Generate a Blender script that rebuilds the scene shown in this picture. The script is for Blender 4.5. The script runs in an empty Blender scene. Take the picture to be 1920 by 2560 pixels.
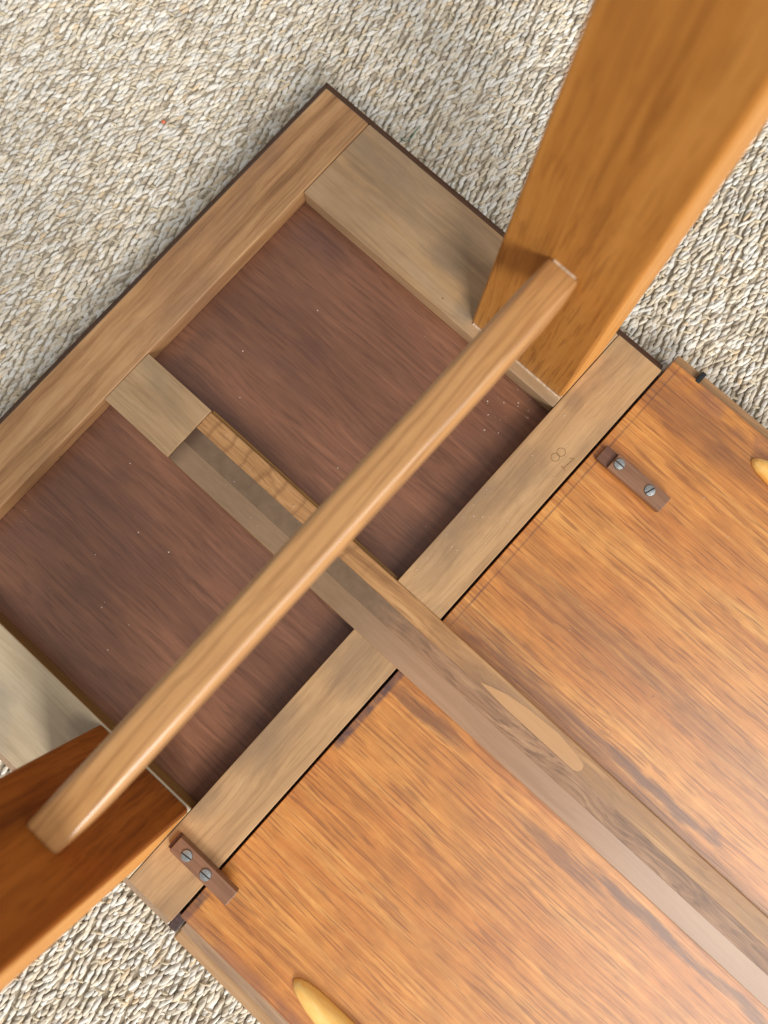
import bpy, bmesh, math, random
import numpy as np
from mathutils import Matrix, Vector
random.seed(7); rng = np.random.default_rng(11)
scene = bpy.context.scene
C = scene.collection
ZT = 0.041                       # height of the upturned frame's upper faces over the carpet backing

# ------------------------------------------------------------------ camera
RW = np.array([[0.74114246, 0.6712197, -0.01311381], [0.66608616, -0.7376343, -0.11056614], [-0.08388737, 0.07321033, -0.99378225]])
CP = np.array([0.34596358, 0.00669991, 0.63545979])
FPX = 1923.0
cam = bpy.data.cameras.new('camera'); cam_o = bpy.data.objects.new('camera', cam); C.objects.link(cam_o)
RB = (np.diag([1, -1, -1]) @ RW).T
M = Matrix([list(RB[i]) + [0] for i in range(3)] + [[0, 0, 0, 1]])
M.translation = Vector((CP[0], CP[1], CP[2] + ZT)); cam_o.matrix_world = M
cam.sensor_fit = 'VERTICAL'; cam.sensor_height = 36.0; cam.lens = FPX * 36.0 / 2560.0
cam.clip_start = 0.02; cam.clip_end = 100
cam.dof.use_dof = True; cam.dof.focus_distance = 0.635; cam.dof.aperture_fstop = 3.8
scene.camera = cam_o

# ------------------------------------------------------------------ light: soft room light, one window and one added broad source
world = bpy.data.worlds.new('World'); scene.world = world; world.use_nodes = True
bg = world.node_tree.nodes['Background']; bg.inputs[0].default_value = (1.0, 0.975, 0.94, 1); bg.inputs[1].default_value = 0.36
def area(name, dirv, dist, sx, sy, power, col):
    l = bpy.data.lights.new(name, 'AREA'); l.shape = 'RECTANGLE'; l.size = sx; l.size_y = sy; l.energy = power; l.color = col
    o = bpy.data.objects.new(name, l); C.objects.link(o)
    d = Vector(dirv).normalized(); o.location = Vector((0.35, 0, ZT)) + d * dist
    o.rotation_euler = d.to_track_quat('Z', 'Y').to_euler(); return o
area('window_light', (0.40, -0.25, 0.30), 6.0, 1.8, 1.8, 272, (1.0, 0.955, 0.89))
area('added_soft_light', (0.46, 0.04, 0.60), 6.0, 3.0, 3.0, 160, (1.0, 0.97, 0.93))  # unseen broad source, added to soften shadows and give the leaf its sheen
vs = scene.view_settings; vs.view_transform = 'Standard'; vs.look = 'None'; vs.gamma = 1; vs.exposure = 0.17; vs.use_curve_mapping = False
scene.render.engine = 'CYCLES'

# ------------------------------------------------------------------ node helpers
def lin(*c): return tuple((x / 255 / 12.92 if x / 255 <= 0.04045 else ((x / 255 + 0.055) / 1.055) ** 2.4) for x in c) + (1,)
class G:
    def __init__(s, name):
        s.m = bpy.data.materials.new(name); s.m.use_nodes = True; s.t = s.m.node_tree; s.n = s.t.nodes; s.l = s.t.links
        s.b = s.n['Principled BSDF']; s.tc = s.n.new('ShaderNodeTexCoord')
    def link(s, a, b): s.l.new(a, b)
    def mp(s, vec, loc=(0, 0, 0), sc=(1, 1, 1)):
        n = s.n.new('ShaderNodeMapping'); n.inputs['Location'].default_value = loc; n.inputs['Scale'].default_value = sc
        s.link(vec, n.inputs['Vector']); return n.outputs[0]
    def noise(s, vec, scale=1, detail=3, rough=0.55, dist=0):
        n = s.n.new('ShaderNodeTexNoise'); n.inputs['Scale'].default_value = scale; n.inputs['Detail'].default_value = detail
        n.inputs['Roughness'].default_value = rough; n.inputs['Distortion'].default_value = dist
        s.link(vec, n.inputs['Vector']); return n.outputs['Fac']
    def ramp(s, f, stops):
        n = s.n.new('ShaderNodeValToRGB'); e = n.color_ramp.elements
        while len(e) < len(stops): e.new(0.5)
        for i, (p, c) in enumerate(stops):
            e[i].position = p; e[i].color = c if isinstance(c, tuple) else (c, c, c, 1)
        s.link(f, n.inputs[0]); return n.outputs[0]
    def math(s, op, a, b=0.0, c=0.0):
        n = s.n.new('ShaderNodeMath'); n.operation = op
        for i, x in enumerate((a, b, c)):
            if isinstance(x, (int, float)): n.inputs[i].default_value = x
            else: s.link(x, n.inputs[i])
        return n.outputs[0]
    def mix(s, f, a, b, mode='MIX'):
        n = s.n.new('ShaderNodeMix'); n.data_type = 'RGBA'; n.blend_type = mode
        for i, x in ((0, f), (6, a), (7, b)):
            if isinstance(x, (int, float)): n.inputs[i].default_value = x
            elif isinstance(x, tuple): n.inputs[i].default_value = x
            else: s.link(x, n.inputs[i])
        return n.outputs[2]
    def sep(s, v):
        n = s.n.new('ShaderNodeSeparateXYZ'); s.link(v, n.inputs[0]); return n.outputs
    def bump(s, h, strength, dist=0.001):
        n = s.n.new('ShaderNodeBump'); n.inputs['Strength'].default_value = strength; n.inputs['Distance'].default_value = dist
        s.link(h, n.inputs['Height']); s.link(n.outputs[0], s.b.inputs['Normal'])
    def band(s, x, a, b, soft):                                     # 1 between a and b
        r1 = s.n.new('ShaderNodeMapRange'); r1.interpolation_type = 'SMOOTHSTEP'
        r1.inputs[1].default_value = a - soft; r1.inputs[2].default_value = a + soft; s.link(x, r1.inputs[0])
        r2 = s.n.new('ShaderNodeMapRange'); r2.interpolation_type = 'SMOOTHSTEP'
        r2.inputs[1].default_value = b - soft; r2.inputs[2].default_value = b + soft; s.link(x, r2.inputs[0])
        return s.math('MULTIPLY', r1.outputs[0], s.math('SUBTRACT', 1.0, r2.outputs[0]))
def sv(axis, al, ac):
    return {'u': (al, ac, ac), 'v': (ac, al, ac), 'z': (ac, ac, al)}[axis]
def wood(name, dark, mid, light, axis, seed, stain=None, stain_amt=0.5, stain_pos=(0.5, 0.68), pore=0.35, rough=0.42, coat=0.15, figure=(2.5, 26),
         streak=(9, 190), contrast=(0.32, 0.68), bump=0.12, warp=0.02, blotch=None, extra=None, w=(0.44, 0.32, 0.24), ior=1.48, crough=0.22):
    g = G(name); o = g.mp(g.tc.outputs['Object'], loc=(seed * 1.37, seed * 0.71, seed * 2.13))
    wn = g.noise(g.mp(o, sc=sv(axis, 5, 12)), 1, 2)
    ax = g.n.new('ShaderNodeVectorMath'); ax.operation = 'MULTIPLY_ADD'
    comb = g.n.new('ShaderNodeCombineXYZ'); d = g.math('MULTIPLY', g.math('SUBTRACT', wn, 0.5), warp)
    for i, a in enumerate('uvz'):
        if a != axis: g.link(d, comb.inputs[i])
    ax.operation = 'ADD'; g.link(o, ax.inputs[0]); g.link(comb.outputs[0], ax.inputs[1]); p = ax.outputs[0]
    n1 = g.noise(g.mp(p, sc=sv(axis, *figure)), 1, 4); n2 = g.noise(g.mp(p, sc=sv(axis, *streak)), 1, 5, 0.62)
    n3 = g.noise(g.mp(p, sc=sv(axis, 10, 400)), 1, 4, 0.72)
    f = g.math('ADD', g.math('MULTIPLY', n1, w[0]), g.math('ADD', g.math('MULTIPLY', n2, w[1]), g.math('MULTIPLY', n3, w[2])))
    col = g.ramp(f, [(contrast[0], dark), ((contrast[0] + contrast[1]) / 2, mid), (contrast[1], light)])
    if blotch:                                                      # darker heartwood streaks with a shape of their own
        bf = g.ramp(g.noise(g.mp(p, loc=(3, 5, 1), sc=sv(axis, 6, 62)), 1, 5, 0.6), [(blotch[1], 0.0), (blotch[2], 1.0)])
        col = g.mix(g.math('MULTIPLY', bf, blotch[3]), col, blotch[0])
    if stain:
        sf = g.ramp(g.noise(g.mp(p, sc=sv(axis, 8, 17)), 1, 5, 0.6), [(stain_pos[0], 0.0), (stain_pos[1], 1.0)])
        col = g.mix(g.math('MULTIPLY', sf, stain_amt), col, stain)
    pn = g.ramp(g.noise(g.mp(p, loc=(9, 2, 4), sc=sv(axis, 24, 480)), 1, 2, 0.5), [(0.55, 0.0), (0.63, 1.0)])
    col = g.mix(g.math('MULTIPLY', pn, pore), col, dark)
    sm = g.noise(g.mp(o, loc=(7, 1, 3), sc=(26, 26, 26)), 1, 5, 0.65)             # handling grime, uneven sheen
    col = g.mix(g.math('MULTIPLY', g.ramp(sm, [(0.50, 0.0), (0.72, 1.0)]), 0.15), col, dark)
    vo = g.n.new('ShaderNodeTexVoronoi'); vo.inputs['Scale'].default_value = 1.0; g.link(g.mp(o, sc=(38, 38, 38)), vo.inputs['Vector'])
    sel = g.math('GREATER_THAN', g.sep(vo.outputs['Color'])[0], 0.80)
    pit = g.math('MULTIPLY', sel, g.ramp(vo.outputs['Distance'], [(0.022, 1.0), (0.040, 0.0)]))
    col = g.mix(g.math('MULTIPLY', pit, 0.75), col, tuple(x * 0.35 for x in dark[:3]) + (1,))
    rv = g.math('ADD', g.math('ADD', rough - 0.10, g.math('MULTIPLY', n2, 0.12)), g.math('MULTIPLY', sm, 0.10))
    if extra: col, rv = extra(g, p, col, rv)
    g.link(col, g.b.inputs['Base Color']); g.link(rv, g.b.inputs['Roughness'])
    g.b.inputs['Coat Weight'].default_value = coat; g.b.inputs['Coat Roughness'].default_value = crough
    g.b.inputs['IOR'].default_value = ior
    h = g.math('SUBTRACT', g.math('ADD', g.math('MULTIPLY', n2, 0.6), g.math('MULTIPLY', n3, 0.4)), g.math('MULTIPLY', pn, 0.6))
    g.bump(h, bump, 0.0006)
    return g.m
def plain(name, col, rough=0.5, metal=0.0, nscale=0, amt=0.3):
    g = G(name); g.b.inputs['Roughness'].default_value = rough; g.b.inputs['Metallic'].default_value = metal
    if nscale:
        n = g.noise(g.tc.outputs['Object'], nscale, 4)
        g.link(g.mix(g.ramp(n, [(0.35, 0.0), (0.65, 1.0)]), tuple(x * (1 - amt) for x in col[:3]) + (1,), tuple(min(1, x * (1 + amt)) for x in col[:3]) + (1,)), g.b.inputs['Base Color'])
        g.bump(n, 0.2, 0.0005)
    else: g.b.inputs['Base Color'].default_value = col
    return g.m

# ------------------------------------------------------------------ object helpers
def tag(o, label=None, cat=None, group=None, kind=None):
    for k, v in (('label', label), ('category', cat), ('group', group), ('kind', kind)):
        if v: o[k] = v
    return o
def empty(name, loc):
    o = bpy.data.objects.new(name, None); C.objects.link(o); o.location = loc; o.empty_display_size = 0.05; return o
def link(name, me, mat, parent=None, smooth=True):
    if mat: me.materials.append(mat)
    if smooth:
        me.polygons.foreach_set('use_smooth', [True] * len(me.polygons))
    o = bpy.data.objects.new(name, me); C.objects.link(o)
    if parent:
        o.parent = parent
        if parent.parent is None: o.location = (0, 0, ZT - parent.location.z)
    return o
def from_bm(bm, name):
    me = bpy.data.meshes.new(name); bmesh.ops.recalc_face_normals(bm, faces=bm.faces); bm.to_mesh(me); bm.free(); return me
def hexa(bm, lo, hi, bev=0.001, seg=2, rnd=0):
    """8-corner solid: lo/hi are four (u,v,z) corners each, in the same turning order."""
    vs_ = [bm.verts.new(p) for p in lo] + [bm.verts.new(p) for p in hi]
    fs = [bm.faces.new([vs_[i] for i in q]) for q in ((3, 2, 1, 0), (4, 5, 6, 7), (0, 1, 5, 4), (1, 2, 6, 5), (2, 3, 7, 6), (3, 0, 4, 7))]
    bmesh.ops.recalc_face_normals(bm, faces=fs)
    if bev: bmesh.ops.bevel(bm, geom=list({e for f in fs for e in f.edges}), offset=bev, segments=seg, profile=0.5, affect='EDGES')
def box(name, u0, u1, v0, v1, z0, z1, mat, parent, bev=0.001, seg=2, dz=(0, 0, 0, 0)):
    bm = bmesh.new()
    lo = [(u0, v0, z0), (u1, v0, z0), (u1, v1, z0), (u0, v1, z0)]; hi = [(p[0], p[1], z1 + d) for p, d in zip(lo, dz)]
    hexa(bm, lo, hi, bev, seg); me = from_bm(bm, name); o = link(name, me, mat, parent)
    shade(o); return o
def shade(o):
    me = o.data
    wn = o.modifiers.new('face_normals', 'WEIGHTED_NORMAL'); wn.keep_sharp = True; wn.weight = 90
    bm = bmesh.new(); bm.from_mesh(me)
    for e in bm.edges: e.smooth = len(e.link_faces) == 2 and e.calc_face_angle(0) < 0.7
    bm.to_mesh(me); bm.free()
def prism(name, prof, a0, a1, axis, mat, parent, bev=0.0006, miter=(0, 0)):
    """profile [(out, z)] run along u or v from a0 to a1; miter shifts the ends by the profile's outward distance."""
    bm = bmesh.new(); rings = []
    base = prof[0][0]
    for a, sgn in ((a0, -miter[0]), (a1, miter[1])):
        rings.append([bm.verts.new((a + sgn * abs(o - base), o, z) if axis == 'u' else (o, a + sgn * abs(o - base), z)) for o, z in prof])
    n = len(prof); fs = [bm.faces.new(rings[0]), bm.faces.new(rings[1][::-1])]
    for i in range(n): fs.append(bm.faces.new((rings[0][i], rings[0][(i + 1) % n], rings[1][(i + 1) % n], rings[1][i])))
    bmesh.ops.recalc_face_normals(bm, faces=fs)
    if bev: bmesh.ops.bevel(bm, geom=list({e for f in fs for e in f.edges}), offset=bev, segments=2, profile=0.5, affect='EDGES')
    o = link(name, from_bm(bm, name), mat, parent); shade(o); return o
def loft(name, rings, mat, parent):
    bm = bmesh.new(); R = [[bm.verts.new(p) for p in r] for r in rings]; n = len(rings[0])
    for a, b in zip(R, R[1:]):
        for i in range(n): bm.faces.new((a[i], a[(i + 1) % n], b[(i + 1) % n], b[i]))
    bm.faces.new(R[0][::-1]); bm.faces.new(R[-1])
    return link(name, from_bm(bm, name), mat, parent)

# ------------------------------------------------------------------ materials
L_ = lin
def spots(lst, tint, axis='u'):
    def ex(g, p, col, rv):
        o = g.tc.outputs['Object']; s = g.sep(o); n = g.noise(g.mp(p, sc=sv(axis, 18, 160)), 1, 5, 0.65); n2 = g.noise(g.mp(o, loc=(4, 4, 4)), 22, 3)
        for cu, cv, ru, rv_, a in lst:
            du = g.math('DIVIDE', g.math('SUBTRACT', s[0], cu), ru); dv = g.math('DIVIDE', g.math('SUBTRACT', s[1], cv), rv_)
            r = g.math('ADD', g.math('ADD', g.math('MULTIPLY', du, du), g.math('MULTIPLY', dv, dv)), g.math('MULTIPLY', g.math('SUBTRACT', g.math('ADD', n, n2), 1.0), 1.6))
            col = g.mix(g.math('MULTIPLY', g.ramp(r, [(0.0, 1.0), (1.2, 0.0)]), a * 0.62), col, tint)
        return col, rv
    return ex
M_END = wood('end_rail_wood', L_(128, 88, 54), L_(178, 134, 90), L_(202, 162, 116), 'v', 1, stain=L_(140, 104, 78), stain_amt=0.6, figure=(1.4, 75), contrast=(0.36, 0.64), rough=0.5, coat=0.05, pore=0.2)
M_SIDE = wood('side_rail_wood', L_(144, 112, 80), L_(180, 147, 111), L_(198, 167, 131), 'u', 2, stain=L_(142, 122, 98), stain_amt=0.6, stain_pos=(0.48, 0.62), rough=0.55, coat=0.0, pore=0.15, figure=(7, 24), blotch=(L_(200, 160, 110), 0.52, 0.66, 0.7), extra=spots(((0.185, 0.262, 0.022, 0.022, 0.55), (0.226, 0.232, 0.014, 0.016, 0.75), (0.09, 0.285, 0.04, 0.02, 0.35), (0.232, 0.228, 0.006, 0.006, 0.6)), L_(124, 112, 96)))
M_SIDE_L = wood('left_side_rail_wood', L_(172, 150, 118), L_(205, 186, 155), L_(220, 204, 175), 'u', 5, stain=L_(166, 156, 142), stain_amt=0.6, stain_pos=(0.48, 0.64), rough=0.55, coat=0.0, pore=0.15, figure=(7, 24), extra=spots(((0.10, -0.27, 0.03, 0.02, 0.4), (0.226, -0.24, 0.012, 0.014, 0.6)), L_(140, 132, 120)))
M_MID = wood('mid_rail_wood', L_(142, 112, 80), L_(176, 144, 107), L_(192, 162, 125), 'u', 3, stain=L_(146, 128, 100), stain_amt=0.6, stain_pos=(0.5, 0.64), rough=0.55, coat=0.0, pore=0.3, figure=(12, 50))
M_CROSS = wood('cross_rail_wood', L_(142, 108, 74), L_(184, 146, 103), L_(206, 168, 123), 'v', 4, stain=L_(138, 112, 86), stain_amt=0.75, stain_pos=(0.50, 0.68), rough=0.5, coat=0.03, pore=0.25, figure=(3, 50), extra=spots(((0.362, -0.055, 0.03, 0.035, 0.75), (0.350, -0.14, 0.02, 0.05, 0.45), (0.352, 0.05, 0.02, 0.04, 0.5), (0.345, 0.14, 0.015, 0.05, 0.35), (0.345, -0.215, 0.014, 0.02, 0.5), (0.375, -0.285, 0.02, 0.02, 0.3), (0.348, 0.23, 0.01, 0.012, 0.6)), L_(118, 98, 80), 'v'))
M_TOP = wood('stained_panel_wood', L_(82, 49, 35), L_(121, 79, 57), L_(152, 103, 76), 'u', 6, stain=L_(98, 66, 58), stain_amt=0.5, rough=0.36, coat=0.6, crough=0.4, pore=0.4, extra=spots(((0.15, -0.16, 0.02, 0.025, 0.4), (0.10, -0.075, 0.012, 0.012, 0.4), (0.20, -0.21, 0.06, 0.016, 0.35), (0.30, 0.05, 0.03, 0.03, 0.4), (0.27, -0.11, 0.05, 0.03, 0.35), (0.07, 0.05, 0.012, 0.03, 0.4)), L_(74, 50, 42)), figure=(2, 18), streak=(16, 210))
M_LIP = wood('shaded_edge_wood', L_(52, 28, 14), L_(82, 46, 24), L_(104, 62, 36), 'u', 7, rough=0.65, coat=0.0, ior=1.3)  # lipping colour darkened for the right and end sides, which lie in shadow
M_LIPL = wood('pale_lit_edge_wood', L_(126, 98, 74), L_(168, 138, 110), L_(188, 160, 134), 'u', 8, rough=0.5, coat=0.05)  # lipping colour paled for the window side; also the leaf's grey-tan edge
M_LEGR = wood('golden_leg_wood', L_(128, 76, 30), L_(186, 126, 58), L_(212, 154, 82), 'z', 9, ior=1.33, rough=0.46, coat=0.04, figure=(0.8, 48), streak=(2.2, 150), pore=0.4, contrast=(0.28, 0.72), warp=0.008)
M_LEGL = wood('shaded_leg_wood', L_(112, 56, 12), L_(164, 92, 28), L_(188, 114, 42), 'z', 10, ior=1.3, rough=0.5, coat=0.03, figure=(0.8, 40), streak=(2.5, 130), pore=0.4, contrast=(0.36, 0.64), warp=0.008)  # leg wood repeated darker, shade of the face turned from the window included
def arcs(g, p, col, rv):                                            # faint cathedral arcs of the flat-sawn stretcher
    wv = g.n.new('ShaderNodeTexWave'); wv.wave_type = 'RINGS'; wv.rings_direction = 'Z'; wv.inputs['Scale'].default_value = 1.0
    wv.inputs['Distortion'].default_value = 5.0; wv.inputs['Detail'].default_value = 2; wv.inputs['Detail Scale'].default_value = 0.6
    g.link(g.mp(p, loc=(-6.0, 0, 0), sc=(40, 9, 10)), wv.inputs['Vector'])
    f = g.ramp(wv.outputs['Fac'], [(0.72, 0.0), (0.96, 1.0)])
    return g.mix(g.math('MULTIPLY', f, 0.38), col, L_(140, 98, 58)), rv
M_STR = wood('stretcher_wood', L_(150, 102, 58), L_(192, 144, 92), L_(216, 172, 118), 'v', 12, rough=0.32, coat=0.4, pore=0.35, figure=(2.5, 14), contrast=(0.12, 0.88), extra=arcs, warp=0.01)
def leaf_marks(g, p, col, rv):
    o = g.tc.outputs['Object']; s = g.sep(o); nz = g.noise(o, 90, 3); nb = g.noise(o, 30, 3)
    un = g.math('ADD', s[0], g.math('MULTIPLY', g.math('SUBTRACT', nz, 0.5), 0.0012))
    line = g.math('MULTIPLY', g.band(un, 0.3952, 0.3968, 0.0006), g.math('MULTIPLY', g.band(s[1], 0.02, 0.33, 0.01), g.ramp(nb, [(0.3, 0.3), (0.6, 1.0)])))
    col = g.mix(g.math('MULTIPLY', line, 0.6), col, L_(74, 50, 48))
    smear = g.math('MULTIPLY', g.band(un, 0.385, 0.3945, 0.0016), g.math('MULTIPLY', g.band(s[1], -0.115, -0.02, 0.006), g.ramp(nz, [(0.3, 0.5), (0.55, 1.0)])))
    col = g.mix(g.math('MULTIPLY', smear, 0.9), col, L_(78, 54, 58))
    smear2 = g.math('MULTIPLY', g.band(un, 0.385, 0.3955, 0.0016), g.math('MULTIPLY', g.band(s[1], -0.31, -0.268, 0.006), g.ramp(nz, [(0.3, 0.3), (0.55, 1.0)])))
    col = g.mix(g.math('MULTIPLY', smear2, 0.8), col, L_(84, 56, 52))
    fine = g.noise(g.mp(o, sc=(26, 420, 1)), 1, 4, 0.65)
    mot = g.ramp(g.noise(g.mp(o, sc=(42, 62, 1)), 1, 3, 0.55), [(0.35, 0.80), (0.68, 1.0)]); col = g.mix(1.0, col, mot, 'MULTIPLY')
    for (cu, cv, ru, rv_, a) in ((0.662, 0.036, 0.012, 0.006, 0.75), (0.50, 0.030, 0.10, 0.011, 0.55), (0.60, 0.033, 0.09, 0.006, 0.8), (0.43, 0.034, 0.06, 0.022, 0.5), (0.665, -0.047, 0.075, 0.006, 0.85), (0.76, -0.045, 0.06, 0.005, 0.8), (0.43, -0.046, 0.05, 0.008, 0.7), (0.58, -0.056, 0.06, 0.007, 0.6), (0.43, 0.285, 0.10, 0.020, 0.5), (0.60, 0.10, 0.2, 0.018, 0.35), (0.46, 0.09, 0.10, 0.03, 0.3)):
        du = g.math('DIVIDE', g.math('SUBTRACT', s[0], cu), ru)
        dv = g.math('DIVIDE', g.math('SUBTRACT', g.math('ADD', s[1], g.math('MULTIPLY', g.math('SUBTRACT', nb, 0.5), 0.012)), cv), rv_)
        r = g.math('ADD', g.math('MULTIPLY', du, du), g.math('MULTIPLY', dv, dv))
        k = g.ramp(g.math('ADD', r, g.math('MULTIPLY', g.math('SUBTRACT', fine, 0.5), 2.2)), [(0.1, 1.0), (1.0, 0.0)])
        col = g.mix(g.math('MULTIPLY', k, a), col, L_(104, 66, 44))
    edge = g.math('ADD', g.band(s[1], 0.300, 0.33, 0.006), g.band(s[1], -0.31, -0.287, 0.005))
    col = g.mix(g.math('MULTIPLY', edge, g.math('MULTIPLY', g.ramp(nb, [(0.4, 0.0), (0.6, 1.0)]), 0.55)), col, L_(130, 84, 66))
    return col, rv
M_LEAF = wood('leaf_veneer', L_(140, 80, 34), L_(204, 134, 60), L_(240, 180, 98), 'u', 14, stain=L_(192, 108, 38), stain_amt=0.4, stain_pos=(0.42, 0.68), rough=0.36, coat=0.85, crough=0.34, pore=0.58, figure=(1.6, 30), streak=(7, 240),
              blotch=(L_(138, 84, 46), 0.52, 0.74, 0.3), contrast=(0.32, 0.66), extra=leaf_marks, warp=0.010, w=(0.26, 0.36, 0.38))
def lath_pale_x(g, p, col, rv):
    s = g.sep(g.tc.outputs['Object'])
    col = g.mix(g.band(s[0], 0.0, 0.36, 0.05), col, g.mix(g.noise(g.mp(g.tc.outputs['Object'], sc=(60, 300, 1)), 1, 3), L_(126, 100, 76), L_(150, 122, 94)), 'MIX')
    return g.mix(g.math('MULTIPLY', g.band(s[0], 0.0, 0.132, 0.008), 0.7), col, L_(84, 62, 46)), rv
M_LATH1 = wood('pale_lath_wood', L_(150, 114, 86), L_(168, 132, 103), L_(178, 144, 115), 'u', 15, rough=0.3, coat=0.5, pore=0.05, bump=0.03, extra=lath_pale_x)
def lath_dark_x(g, p, col, rv):
    s = g.sep(g.tc.outputs['Object']); n = g.noise(g.tc.outputs['Object'], 120, 3)
    x = g.math('ADD', s[0], g.math('MULTIPLY', n, 0.05))
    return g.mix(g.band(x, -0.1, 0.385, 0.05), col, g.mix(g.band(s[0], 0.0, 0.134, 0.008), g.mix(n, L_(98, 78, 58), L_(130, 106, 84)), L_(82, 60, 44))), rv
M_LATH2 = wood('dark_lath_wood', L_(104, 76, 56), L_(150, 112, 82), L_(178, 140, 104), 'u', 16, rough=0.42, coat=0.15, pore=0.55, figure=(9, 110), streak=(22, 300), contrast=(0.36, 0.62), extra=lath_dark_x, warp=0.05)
def lath_gold_x(g, p, col, rv):
    o = g.tc.outputs['Object']; s = g.sep(o)
    wv = g.n.new('ShaderNodeTexWave'); wv.wave_type = 'BANDS'; wv.bands_direction = 'X'; wv.wave_profile = 'SAW'; wv.inputs['Scale'].default_value = 1.0
    wv.inputs['Distortion'].default_value = 4.5; wv.inputs['Detail'].default_value = 2; wv.inputs['Detail Scale'].default_value = 1.2
    g.link(g.mp(o, sc=(16, 24, 10)), wv.inputs['Vector'])
    f = g.ramp(wv.outputs['Fac'], [(0.0, 0.9), (0.12, 0.0), (0.8, 0.0), (1.0, 0.9)])
    col = g.mix(g.math('MULTIPLY', f, g.math('MULTIPLY', g.band(s[0], 0.1, 0.31, 0.03), 0.6)), col, L_(124, 86, 52))
    gold = g.noise(g.mp(o, sc=(3.5, 40, 1)), 1, 3)
    return g.mix(g.math('MULTIPLY', g.band(s[0], 0.42, 2.0, 0.05), g.ramp(gold, [(0.40, 0.15), (0.52, 0.85)])), col, g.mix(g.noise(g.mp(o, sc=(30, 420, 1)), 1, 4, 0.65), L_(108, 82, 60), L_(170, 132, 98))), rv
M_LATH3 = wood('golden_lath_wood', L_(136, 96, 60), L_(178, 132, 84), L_(204, 160, 110), 'u', 17, rough=0.42, coat=0.15, pore=0.5, figure=(6, 80), streak=(18, 260), contrast=(0.36, 0.64), extra=lath_gold_x, warp=0.045)
M_INLAY = wood('sapwood_inlay', L_(178, 134, 90), L_(190, 146, 100), L_(198, 156, 112), 'u', 18, rough=0.42, coat=0.15, pore=0.1, bump=0.03)
M_CLEAT = wood('cleat_wood', L_(102, 70, 52), L_(134, 96, 72), L_(154, 116, 90), 'u', 19, rough=0.42, coat=0.15, figure=(8, 110), pore=0.35)
M_CLEATD = wood('dark_cleat_wood', L_(78, 50, 38), L_(104, 70, 54), L_(120, 84, 66), 'u', 20, rough=0.5, coat=0.05, figure=(8, 110))
M_BATTEN = wood('batten_wood', L_(236, 158, 66), L_(252, 200, 108), L_(255, 222, 148), 'u', 21, rough=0.2, coat=0.7, figure=(4, 90), pore=0.15)
M_OCHRE = wood('ochre_shade_edge_wood', L_(104, 72, 30), L_(140, 100, 46), L_(164, 122, 64), 'u', 26, rough=0.45, coat=0.1)  # ochre varnish tone with the shade of the inner rail faces mixed in
M_BAND = wood('lit_edge_strip_wood', L_(170, 108, 48), L_(212, 150, 76), L_(232, 176, 100), 'z', 28, ior=1.33, rough=0.5, coat=0.03, figure=(0.8, 48), streak=(2.2, 150), pore=0.1)  # sapwood gold brightened for the leg side that faces the window
M_STEEL = plain('screw_steel', L_(176, 180, 182), 0.32, 0.9, 900, 0.18)
M_SLOT = plain('screw_slot_dark', L_(40, 34, 28), 0.7)
M_BLACK = plain('black_mark', L_(22, 24, 28), 0.6, 0, 400, 0.3)
M_GLUE = plain('worn_glue', L_(208, 184, 158), 0.6, 0, 300, 0.25)
M_INK = plain('stamped_ink', L_(142, 112, 76), 0.7, 0, 1500, 0.25)
M_DUST = plain('dust', L_(206, 190, 174), 0.9)
M_TONGUE = plain('dark_tongue_wood', L_(70, 50, 48), 0.55, 0, 300, 0.35)

# ------------------------------------------------------------------ setting: the seagrass carpet
gc = G('carpet_backing_fibre'); nb = gc.noise(gc.tc.outputs['Object'], 260, 4); nb2 = gc.noise(gc.tc.outputs['Object'], 3, 3)
gc.link(gc.mix(nb, L_(164, 150, 128), L_(208, 196, 174)), gc.b.inputs['Base Color']); gc.b.inputs['Roughness'].default_value = 0.95; gc.bump(nb, 0.6, 0.003)
me = bpy.data.meshes.new('carpet'); S = 4.0; me.from_pydata([(-S, -S, 0.0008), (S, -S, 0.0008), (S, S, 0.0008), (-S, S, 0.0008)], [], [(0, 1, 2, 3)])
carpet = link('carpet', me, gc.m, smooth=False)
tag(carpet, 'woven beige seagrass carpet under the upturned table', 'carpet', kind='structure')

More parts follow.
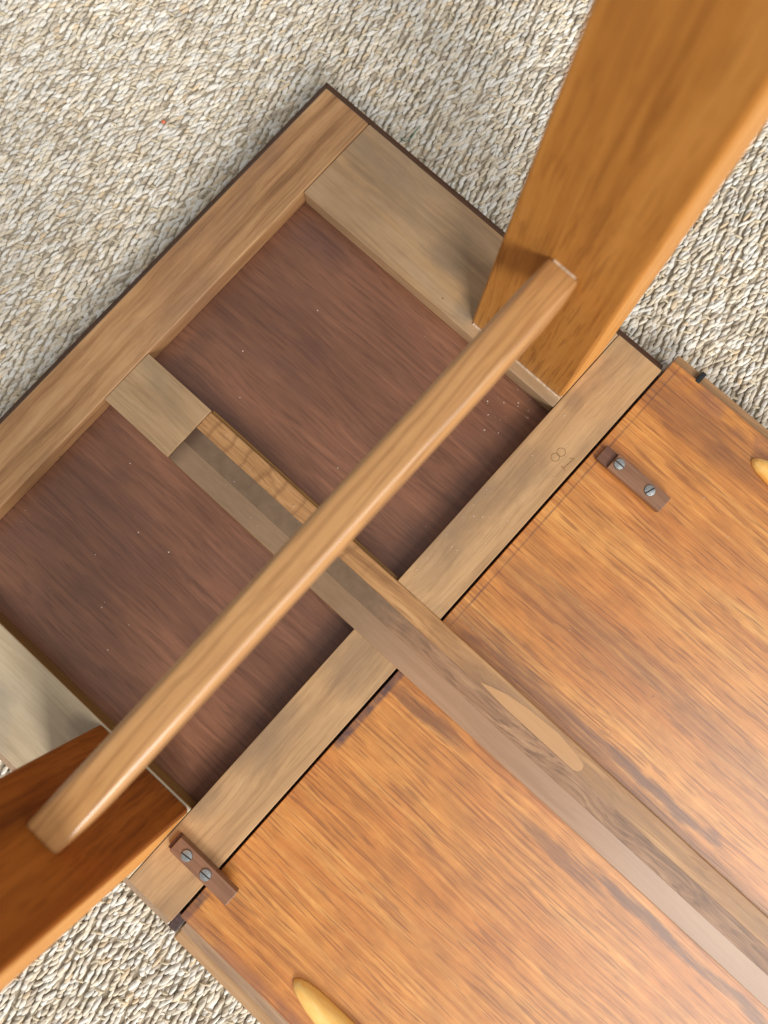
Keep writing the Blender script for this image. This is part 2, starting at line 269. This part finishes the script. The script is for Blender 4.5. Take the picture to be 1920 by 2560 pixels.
gg = G('seagrass_fibre'); at = gg.n.new('ShaderNodeAttribute'); at.attribute_name = 'strand'
fn = gg.noise(gg.tc.outputs['Object'], 900, 2)
gg.link(gg.mix(0.35, at.outputs['Color'], gg.ramp(fn, [(0.3, 0.55), (0.7, 1.0)]), 'MULTIPLY'), gg.b.inputs['Base Color'])
gg.b.inputs['Roughness'].default_value = 0.62; gg.b.inputs['Coat Weight'].default_value = 0.0
def in_view(P, mx=560):
    q = (P - np.array([CP[0], CP[1], CP[2] + ZT])) @ RW.T
    x = 960 + FPX * q[:, 0] / q[:, 2]; y = 1280 + FPX * q[:, 1] / q[:, 2]
    return (x > -mx) & (x < 1920 + mx) & (y > -mx) & (y < 2560 + mx)
def build_weave():
    Dc = np.array([-0.325, 0.946]); Wc = np.array([0.946, 0.325]); org = np.array([0.26, 0.08])
    cp, sp, row = 0.0052, 0.0046, 0.0204
    ka = np.arange(-165, 166); kb = np.arange(-185, 186)
    A, B = np.meshgrid(ka, kb, indexing='ij'); A = A.ravel(); B = B.ravel()
    ph = rng.random(400)[A + 200] * sp
    a = A * cp + 0.0009 * np.sin(B * 0.31 + A * 1.7) + 0.0012 * np.sin(B * 0.05 + A * 0.2)
    b = B * sp + ph
    P = org + (a + rng.normal(0, 0.0005, len(a)))[:, None] * Wc + (b + rng.normal(0, 0.0008, len(b)))[:, None] * Dc
    # weft rows: cords rise between the ties and dip under them
    r = b / row; ri = np.round(r); stag = (ri % 2) * 0.5; ax = (A / 3.8 + stag); tie = np.cos(2 * np.pi * ax); nearrow = np.exp(-((r - ri) / 0.2) ** 2)
    z = 0.0029 - 0.0016 * nearrow * np.clip(tie, -0.3, 1) + rng.normal(0, 0.0006, len(A))
    n = len(A)
    lfm = np.sin(P[:, 0] * 41 + 3 * np.sin(P[:, 1] * 17)) * np.sin(P[:, 1] * 33 + 2 * np.sin(P[:, 0] * 21)); tilt = -np.radians(27) + 0.10 * lfm + rng.normal(0, 0.17, n); z += 0.0005 * lfm
    ln = 0.0051 * np.exp(rng.normal(0, 0.20, n)); wd = 0.00172 * np.exp(rng.normal(0, 0.17, n)); ht = 0.0018 * (1 + rng.normal(0, 0.12, n))
    # ties
    tr = np.arange(-85, 86); tk = np.arange(-90, 91); TR, TK = np.meshgrid(tr, tk, indexing='ij'); TR = TR.ravel(); TK = TK.ravel()
    ta = (TK + (TR % 2) * 0.5) * 3.8 * cp; tb = TR * row
    TP = org + (ta + rng.normal(0, 0.0008, len(ta)))[:, None] * Wc + (tb + rng.normal(0, 0.0008, len(tb)))[:, None] * Dc
    SP = org + rng.uniform(-0.7, 0.7, (4200, 2)); TP = np.concatenate([TP, SP]); nt = len(SP)   # ties, then stray fibres lying on top
    pos = np.concatenate([P, TP]); zz = np.concatenate([z, 0.0043 + rng.normal(0, 0.0003, len(TP))])
    angD = math.atan2(Dc[1], Dc[0]); angW = math.atan2(Wc[1], Wc[0])
    ang = np.concatenate([angD + tilt, angW + rng.normal(0, 0.13, len(TP)) + np.concatenate([np.zeros(len(TP) - nt), rng.uniform(0, 3, nt)])])
    ln = np.concatenate([ln, 0.0046 * (1 + rng.normal(0, 0.15, len(TP)))]); wd = np.concatenate([wd, 0.00095 * (1 + rng.normal(0, 0.2, len(TP))) * np.where(np.arange(len(TP)) < len(TP) - nt, 1.0, 0.28)]); ht = np.concatenate([ht, np.full(len(TP), 0.0010)])
    istie = np.concatenate([np.zeros(n, bool), np.ones(len(TP), bool)])
    keep = in_view(np.c_[pos, zz]) & ~((pos[:, 0] > 0.03) & (pos[:, 0] < 1.20) & (np.abs(pos[:, 1]) < 0.27)) & ~(istie & (rng.random(len(istie)) < 0.12))
    pos, zz, ang, ln, wd, ht, istie = (x[keep] for x in (pos, zz, ang, ln, wd, ht, istie)); n = len(pos)
    # strand colours
    pal = np.array([L_(235, 226, 209)[:3], L_(232, 228, 219)[:3], L_(243, 240, 232)[:3], L_(223, 211, 189)[:3], L_(207, 195, 177)[:3], L_(226, 205, 174)[:3], L_(186, 173, 154)[:3]])
    pr = np.array([0.30, 0.22, 0.14, 0.16, 0.11, 0.03, 0.04])
    lf = 0.5 + 0.5 * np.sin(pos[:, 0] * 31 + 2 * np.sin(pos[:, 1] * 23)) * np.sin(pos[:, 1] * 37 + np.sin(pos[:, 0] * 19))
    ci = rng.choice(len(pal), n, p=pr); col = pal[ci] * (0.90 + 0.12 * lf)[:, None] * (1 + rng.normal(0, 0.06, n))[:, None]
    col = np.where(istie[:, None], np.array(L_(220, 206, 178)[:3])[None], col)
    T = np.array([-1, -0.72, -0.28, 0.28, 0.72, 1.0]); Rr = np.array([0.18, 0.74, 1.0, 1.0, 0.74, 0.18]); TH = np.radians([-105, -52, 0, 52, 105])
    lx = T[:, None] * np.ones(5); ly = Rr[:, None] * np.sin(TH)[None]; lz = Rr[:, None] * np.cos(TH)[None]; zarc = -(T ** 2)[:, None] * np.ones(5)
    X = ln[:, None, None] * lx; Y = wd[:, None, None] * ly + (wd * 0.35)[:, None, None] * (lx ** 3); Zz = ht[:, None, None] * lz * 0.95 + 0.0008 * zarc * np.where(istie, 2.2, 1.0)[:, None, None] + zz[:, None, None] - 0.0004
    c, s = np.cos(ang)[:, None, None], np.sin(ang)[:, None, None]
    V = np.stack([pos[:, 0][:, None, None] + X * c - Y * s, pos[:, 1][:, None, None] + X * s + Y * c, np.maximum(Zz, -0.001)], -1).reshape(-1, 3)
    q = np.array([(i * 5 + j, (i + 1) * 5 + j, (i + 1) * 5 + j + 1, i * 5 + j + 1) for i in range(5) for j in range(4)])
    F = (q[None] + (np.arange(n) * 30)[:, None, None]).reshape(-1)
    me = bpy.data.meshes.new('woven_cords'); nf = len(F) // 4
    me.vertices.add(len(V)); me.vertices.foreach_set('co', V.astype(np.float32).ravel())
    me.loops.add(len(F)); me.loops.foreach_set('vertex_index', F.astype(np.int32))
    me.polygons.add(nf); me.polygons.foreach_set('loop_start', np.arange(0, nf * 4, 4, dtype=np.int32)); me.polygons.foreach_set('use_smooth', np.ones(nf, bool))
    ca = me.attributes.new('strand', 'FLOAT_COLOR', 'POINT')
    ca.data.foreach_set('color', np.c_[np.repeat(col, 30, 0), np.ones(n * 30)].astype(np.float32).ravel())
    me.update(); me.validate(); me.materials.append(gg.m)
    o = bpy.data.objects.new('woven_cords', me); C.objects.link(o); o.parent = carpet; o['kind'] = 'stuff'
    return o
build_weave()

# ------------------------------------------------------------------ the upturned table
ZB = 0.0065
table = empty('upturned_table', (0.2, 0, ZB))
tag(table, 'upturned wooden table end frame with two legs, rounded stretcher and long centre beam', 'table')
_link = link
def link(name, me, mat, parent=None, smooth=True):
    o = _link(name, me, mat, None, smooth)
    if parent:
        o.parent = parent
        if parent.parent is None and parent.type == 'EMPTY': o.location = (-parent.location.x, -parent.location.y, ZT - parent.location.z)
    return o
U0, E1, CI, L = 0.0, 0.0508, 0.3388, 0.3857
RR, RL, MR, ML = 0.2148, -0.2271, 0.0191, -0.0336
box('top_panel', -0.006, L, -0.304, 0.304, -0.0345, -0.0190, M_TOP, table, 0.0005)
box('end_rail', U0, E1, -0.300, 0.300, -0.0188, 0.0, M_END, table, 0.0016, 3)
r1 = box('side_rail', E1 + 0.0004, CI - 0.0003, RR, 0.300, -0.0188, -0.0003, M_SIDE, table, 0.0014, 3)
box('shaded_rail_edge', E1 + 0.0008, CI - 0.0006, RL - 0.0014, RL + 0.0004, -0.0188, -0.0012, M_OCHRE, table, 0.0005)  # thin added strip; its dark ochre carries the shade on this inner face
r2 = box('side_rail', E1 + 0.0004, CI - 0.0003, -0.300, RL, -0.0188, -0.0003, M_SIDE_L, table, 0.0014, 3)
box('cross_rail', CI, L, -0.300, 0.300, -0.0188, 0.0, M_CROSS, table, 0.0008, 2)
box('mid_rail', E1 + 0.0003, 0.1252, ML - 0.0006, MR + 0.0006, -0.0188, -0.0004, M_MID, table, 0.0007)
box('mid_rail_rebate', 0.1256, CI - 0.0002, ML - 0.0012, MR + 0.0022, -0.0188, -0.0052, M_OCHRE, table, 0.0006)
# rounded lipping of the table top, seen all round the frame
def lip(o0, sgn, over, mat, axis, a0, a1, miter):
    prof = [(o0, -0.0022), (o0 + sgn * over * 0.45, -0.013), (o0 + sgn * over * 0.85, -0.0205), (o0 + sgn * over, -0.0255), (o0 + sgn * over, -0.031), (o0 + sgn * over * 0.8, -0.0345), (o0, -0.0345)]
    return prism('edge_lipping', prof, a0, a1, axis, mat, table, 0.0005, miter)
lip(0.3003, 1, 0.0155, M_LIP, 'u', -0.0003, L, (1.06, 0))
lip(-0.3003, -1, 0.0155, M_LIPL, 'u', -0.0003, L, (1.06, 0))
lip(-0.0003, -1, 0.0165, M_LIP, 'v', -0.3003, 0.3003, (0.94, 0.94))
# long centre beam glued up from three laths
def lath(v0, v1, mat, zo, b0, b1):
    bm = bmesh.new(); us = [0.1258, 0.19, 0.27, 0.335, 0.40, 0.7, 1.25]; zt = [-0.0030, -0.0022, -0.0006, 0.0012, 0.0016, 0.0018, 0.0018]
    R = []
    for u, z in zip(us, zt):
        z += zo
        zb = -0.0050 if u < 0.335 else (0.0002 if u < 0.3899 else -0.0074)
        R.append([bm.verts.new(p) for p in ((u, v0, zb), (u, v1, zb), (u, v1, z - b1), (u, v1 - b1 * 0.35, z - b1 * 0.3), (u, v1 - b1, z), (u, v0 + b0, z), (u, v0 + b0 * 0.35, z - b0 * 0.3), (u, v0, z - b0))])
    for a, c in zip(R, R[1:]):
        for i in range(8): bm.faces.new((a[i], a[(i + 1) % 8], c[(i + 1) % 8], c[i]))
    bm.faces.new(R[0][::-1]); bm.faces.new(R[-1])
    o = link('lath', from_bm(bm, 'lath'), mat, None, False); return o
beam = bpy.data.objects.new('centre_beam', None); C.objects.link(beam); beam.parent = table; beam.location = (-0.2, 0, ZT - ZB)
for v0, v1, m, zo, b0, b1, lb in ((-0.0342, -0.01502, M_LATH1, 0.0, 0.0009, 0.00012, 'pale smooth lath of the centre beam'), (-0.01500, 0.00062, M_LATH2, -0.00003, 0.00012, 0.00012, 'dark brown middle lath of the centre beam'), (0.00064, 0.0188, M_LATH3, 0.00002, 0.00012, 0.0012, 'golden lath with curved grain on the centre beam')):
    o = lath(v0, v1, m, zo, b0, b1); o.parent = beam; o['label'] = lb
pts = [(0.4427, 0.0029), (0.4691, 0.0012), (0.5066, 0.0011), (0.543, 0.0011), (0.547, 0.0030), (0.5482, 0.0062), (0.5466, 0.0097), (0.538, 0.0118), (0.5256, 0.0137), (0.5156, 0.0150), (0.4854, 0.0131), (0.4653, 0.0102), (0.452, 0.0062)]
bm = bmesh.new(); a_ = [bm.verts.new((p[0], p[1], 0.0012)) for p in pts]; b_ = [bm.verts.new((p[0], p[1], 0.00188)) for p in pts]
bm.faces.new(a_[::-1]); bm.faces.new(b_)
for i in range(len(pts)): bm.faces.new((a_[i], a_[(i + 1) % len(pts)], b_[(i + 1) % len(pts)], b_[i]))
o = link('wood_inlay', from_bm(bm, 'wood_inlay'), M_INLAY, None, False); o.parent = beam; o['label'] = 'pale sapwood patch in the golden lath'
# legs and stretcher
def leg(vi, vo, mat, label):
    bm = bmesh.new(); H = 0.43; t = 0.0335 * H; u0, u1 = 0.2376, 0.3376; v0, v1 = min(vi, vo), max(vi, vo)
    hexa(bm, [(u0, v0, -0.0002), (u1, v0, -0.0002), (u1, v1, -0.0002), (u0, v1, -0.0002)], [(u0 + t, v0, H), (u1 - t, v0, H), (u1 - t, v1, H), (u0 + t, v1, H)], 0.0028, 4)
    o = link('leg', from_bm(bm, 'leg'), mat, table); shade(o); o['label'] = label
    bm = bmesh.new(); e0, e1 = v0 + 0.0022, v1 - 0.0022; f = 0.0005
    hexa(bm, [(u1 - 0.002, e0, 0.0008), (u1 + f, e0, 0.0008), (u1 + f, e1, 0.0008), (u1 - 0.002, e1, 0.0008)], [(u1 - t - 0.002, e0, H - 0.003), (u1 - t + f, e0, H - 0.003), (u1 - t + f, e1, H - 0.003), (u1 - t - 0.002, e1, H - 0.003)], 0.0003, 1)
    b = link('lit_edge_strip', from_bm(bm, 'lit_edge_strip'), M_BAND, None); b.parent = o; shade(b); return o  # thin strip with the window-side brightness put into its colour
leg(0.2246, 0.280, M_LEGR, 'golden brown tapered leg')
leg(-0.2280, -0.283, M_LEGL, 'tapered leg in red brown darkened for shade')
rings = []
for v, ua, ub, zb, r in ((-0.2279, 0.2772, 0.3010, 0.1690, 0.0022), (-0.2255, 0.2769, 0.3016, 0.1680, 0.0028), (-0.212, 0.2767, 0.3026, 0.1625, 0.0042), (-0.195, 0.2766, 0.3032, 0.1580, 0.0052), (-0.17, 0.2766, 0.3034, 0.1560, 0.0055), (-0.10, 0.2766, 0.3034, 0.1560, 0.0055), (0, 0.2765, 0.3034, 0.1560, 0.0055),
                         (0.10, 0.2764, 0.3034, 0.1560, 0.0055), (0.175, 0.2763, 0.3035, 0.1560, 0.0055), (0.195, 0.2764, 0.3034, 0.1580, 0.0052), (0.210, 0.2766, 0.3028, 0.1630, 0.0042), (0.2220, 0.2770, 0.3016, 0.1690, 0.0028), (0.2245, 0.2774, 0.3010, 0.1710, 0.0022)):
    zt = 0.1857 - 0.0084 * v
    ring = []
    for cu, cz, a0 in ((ub - r, zt - r, 0), (ua + r, zt - r, 90), (ua + r, zb + r, 180), (ub - r, zb + r, 270)):
        for k in range(6):
            a = math.radians(a0 + 18 * k); ring.append((cu + r * math.cos(a), v, cz + r * math.sin(a)))
    rings.append(ring)
loft('stretcher', rings, M_STR, table)
# worn pale glue along the joints of the right leg
box('glue_line', 0.2400, 0.3372, 0.2232, 0.2250, -0.0004, 0.0011, M_GLUE, table, 0.0004)
box('glue_line', 0.2808, 0.2986, 0.2235, 0.2249, 0.1826, 0.1850, M_GLUE, table, 0.0004)
# stamped number 81 on the cross rail
def ribbon(bm, pts, w, z0, h, closed=False):
    n = len(pts); rows = []
    for i, p in enumerate(pts):
        a = pts[(i - 1) % n] if closed or i else pts[i]; b = pts[(i + 1) % n] if closed or i < n - 1 else pts[i]
        t = Vector((b[0] - a[0], b[1] - a[1], 0)).normalized(); q = Vector((-t.y, t.x, 0)) * w / 2
        rows.append([bm.verts.new((p[0] + q.x, p[1] + q.y, z0)), bm.verts.new((p[0] + q.x * 0.6, p[1] + q.y * 0.6, z0 + h)), bm.verts.new((p[0] - q.x * 0.6, p[1] - q.y * 0.6, z0 + h)), bm.verts.new((p[0] - q.x, p[1] - q.y, z0))])
    for i in range(n if closed else n - 1):
        a, b = rows[i], rows[(i + 1) % n]
        for k in range(3): bm.faces.new((a[k], b[k], b[k + 1], a[k + 1]))
bm = bmesh.new(); c0 = (0.3682, 0.1868); tl = math.radians(-7)
def rot(p, c): return (c[0] + p[0] * math.cos(tl) - p[1] * math.sin(tl), c[1] + p[0] * math.sin(tl) + p[1] * math.cos(tl))
for cy, r in ((0.0032, 0.0037), (-0.0033, 0.0036)):
    ribbon(bm, [rot((r * 0.95 * math.cos(k * math.pi / 10), cy + r * math.sin(k * math.pi / 10)), c0) for k in range(20)], 0.0007, -0.0001, 0.0003, True)
o = link('stamped_eight', from_bm(bm, 'stamped_eight'), M_INK, table); o['label'] = 'stamped number 8 on the cross rail'
bm = bmesh.new(); c1 = (0.3795, 0.1868)
ribbon(bm, [rot(p, c1) for p in ((0.0, -0.0056), (0.0, 0.0), (0.0, 0.0062))], 0.0008, -0.0001, 0.0003)
ribbon(bm, [rot(p, c1) for p in ((-0.0028, 0.0038), (-0.0012, 0.005), (-0.0006, 0.0064))], 0.0008, -0.0001, 0.0003)
ribbon(bm, [rot(p, c1) for p in ((-0.0026, -0.0060), (0.0, -0.0060), (0.0026, -0.0060))], 0.0009, -0.0001, 0.0003)
o = link('stamped_one', from_bm(bm, 'stamped_one'), M_INK, table); o['label'] = 'stamped number 1 on the cross rail'
# turn button with slotted screws
def screw(u, v, z, ang, parent, r=0.0046):
    bm = bmesh.new(); NS = 20
    for s in (-1, 1):                                               # two half domes leave the slot open
        prof = [(r, 0.0), (r, 0.0009), (r * 0.94, 0.0012), (r * 0.6, 0.0014), (r * 0.2, 0.00145)]
        off = 0.00055; R_ = []
        for pr_, pz in prof:
            half = math.asin(min(0.98, off / max(pr_, 1e-6))) if pr_ > off else math.pi / 2
            R_.append([bm.verts.new((pr_ * math.cos(half + (math.pi - 2 * half) * k / 10), s * pr_ * math.sin(half + (math.pi - 2 * half) * k / 10), pz)) for k in range(11)])
        for a, b in zip(R_, R_[1:]):
            for k in range(10): bm.faces.new((a[k], a[k + 1], b[k + 1], b[k]))
        bm.faces.new(R_[-1])
        for a, b in zip(R_, R_[1:]): pass
        bm.faces.new([x[0] for x in R_] + [x[-1] for x in R_[::-1]])
    me = from_bm(bm, 'screw'); me.transform(Matrix.Translation((u, v, z)) @ Matrix.Rotation(ang, 4, 'Z'))
    o = link('screw', me, M_STEEL, None); o.parent = parent; shade(o)
    bm = bmesh.new(); bmesh.ops.create_cone(bm, cap_ends=True, segments=20, radius1=r * 1.06, radius2=r * 0.97, depth=0.0008, matrix=Matrix.Translation((u, v, z + 0.0003)))
    s2 = _link('screw_slot', from_bm(bm, 'screw_slot'), M_SLOT, None); s2.parent = o; shade(s2)
    return o
def cleat(name, u0, u1, v0, v1, zb, h, parent, step, screws):
    o = box(name, u0 + step, u1, v0, v1, zb, zb + h, M_CLEAT, parent, 0.0009, 2)
    st = box('cleat_step', u0, u0 + step + 0.0002, v0 + 0.0003, v1 - 0.0003, zb + 0.0001, zb + h * 0.62, M_CLEATD, parent, 0.0006)
    st.parent = o; st.location = (0, 0, 0)
    for (u, v, a) in screws: screw(u, v, zb + h - 0.0001, a, o)
    return o
cleat('turn_button', 0.3445, 0.4086, -0.2585, -0.2446, 0.0002, 0.0085, table, 0.0026, ((0.3602, -0.2516, 0.1), (0.3810, -0.2520, 0.05)))
box('joint_tongue', 0.3862, 0.3945, -0.3085, -0.2945, -0.030, -0.0102, M_TONGUE, table, 0.001)

# ------------------------------------------------------------------ the extension leaf lying beside the frame
leaf = empty('extension_leaf', (0.7, 0, ZB))
tag(leaf, 'orange veneered extension leaf lying against the table frame under the beam', 'table leaf')
ZL = -0.0078
box('veneered_panel', 0.3886, 1.25, -0.2955, 0.3172, -0.0340, ZL, M_LEAF, leaf, 0.0007)
box('edge_lipping', 0.3960, 1.25, -0.3052, -0.2957, -0.0340, -0.0135, M_LIPL, leaf, 0.0008)
box('edge_lipping', 0.3962, 1.25, -0.3158, -0.3056, -0.0342, -0.0172, wood('tan_edge_wood', L_(140, 104, 70), L_(176, 138, 98), L_(194, 158, 118), 'u', 23, rough=0.45, coat=0.1), leaf, 0.0022, 3)
box('edge_lipping', 0.3888, 1.25, 0.3174, 0.3262, -0.0342, -0.0125, wood('olive_edge_wood', L_(120, 88, 56), L_(158, 120, 82), L_(176, 140, 100), 'u', 24, rough=0.5, coat=0.05), leaf, 0.001)
box('tape_mark', 0.4128, 0.4172, 0.3152, 0.3265, -0.0120, ZL + 0.0004, M_BLACK, leaf, 0.0008)
cleat('turn_button', 0.3936, 0.4614, 0.2062, 0.2218, ZL + 0.0002, 0.0080, leaf, 0.0118, ((0.4110, 0.2146, 0.0), (0.4440, 0.2144, 1.25)))
def batten(uc, vc, drift):
    rings = []
    for t, w, h in ((0, 0.0006, 0.0012), (0.0012, 0.0026, 0.0040), (0.004, 0.0048, 0.0065), (0.010, 0.0072, 0.0088), (0.02, 0.0092, 0.0105), (0.032, 0.0106, 0.0115), (0.06, 0.0122, 0.012), (0.12, 0.0128, 0.012), (0.2, 0.0120, 0.0115)):
        c = vc + drift * min(t, 0.05) / 0.05
        rings.append([(uc + t, c + w * math.cos(math.radians(a)), ZL - 0.0002 + max(0.0, h * math.sin(math.radians(a)))) for a in range(0, 181, 15)])
    o = loft('batten', rings, M_BATTEN, leaf); return o
batten(0.4882, -0.2685, -0.0030); batten(0.4918, 0.2948, 0.0020)

# ------------------------------------------------------------------ small things: a crumb, a thread and dust
bm = bmesh.new(); bmesh.ops.create_icosphere(bm, subdivisions=2, radius=0.0019)
for v in bm.verts: v.co *= 1 + 0.25 * math.sin(v.co.x * 2600 + v.co.y * 1900); v.co.z *= 0.7
o = _link('crumb', from_bm(bm, 'crumb'), plain('orange_crumb', L_(232, 128, 92), 0.8)); o.location = (-0.1093, 0.1899, 0.0058)
tag(o, 'tiny orange crumb on the open carpet', 'crumb')
cu = [(0.0, 0.0), (0.003, -0.0005), (0.006, 0.0005), (0.0075, 0.004), (0.007, 0.009), (0.006, 0.015), (0.0062, 0.021)]
rings = []
for i, (x, y) in enumerate(cu):
    th = 0.00045; a = cu[max(0, i - 1)]; b = cu[min(len(cu) - 1, i + 1)]; t = Vector((b[0] - a[0], b[1] - a[1], 0)).normalized(); q = Vector((-t.y, t.x, 0))
    rings.append([(x + q.x * th * math.cos(k), y + q.y * th * math.cos(k), th * math.sin(k)) for k in (0, 1.05, 2.1, 3.14, 4.2, 5.24)])
o = loft('thread', rings, plain('green_thread', L_(62, 120, 104), 0.8), None); o.location = (0.0665, 0.3250, 0.0064)
tag(o, 'thin green thread on the carpet beside the table edge', 'thread')
V, F = [], []
def speck(u, v, z, r):
    k = len(V); a = random.random() * 6
    for i in range(4):
        q = r * random.uniform(0.6, 1.4); V.append((u + q * math.cos(a + i * 1.57), v + q * math.sin(a + i * 1.57), z))
    V.append((u, v, z + r * 0.8)); F.extend([(k, k + 1, k + 4), (k + 1, k + 2, k + 4), (k + 2, k + 3, k + 4), (k + 3, k, k + 4)])
for _ in range(34): speck(random.gauss(0.32, 0.02), random.gauss(0.19, 0.022), ZT - 0.0189, random.uniform(0.0003, 0.0008)) if True else 0
for _ in range(24): speck(random.uniform(0.06, 0.333), random.choice((random.uniform(-0.22, -0.04), random.uniform(0.03, 0.21))), ZT - 0.0189, random.uniform(0.0003, 0.0009))
for _ in range(44): speck(random.uniform(0.342, 0.383), random.uniform(0.03, 0.22), ZT + 0.0001, random.uniform(0.00025, 0.0006))
for _ in range(16): speck(random.uniform(0.14, 0.33), random.uniform(-0.03, 0.016), ZT - 0.0004, random.uniform(0.0003, 0.0006))
for _ in range(22): speck(random.uniform(0.40, 0.9), random.uniform(0.03, 0.30), ZT + ZL + 0.0001, random.uniform(0.0003, 0.0007))
V = [v for v in V]; me = bpy.data.meshes.new('dust_specks'); me.from_pydata(V, [], F)
F_in = None
o = _link('dust_specks', me, M_DUST, None, False); tag(o, 'pale dust specks scattered over the underside of the table', 'dust', kind='stuff')
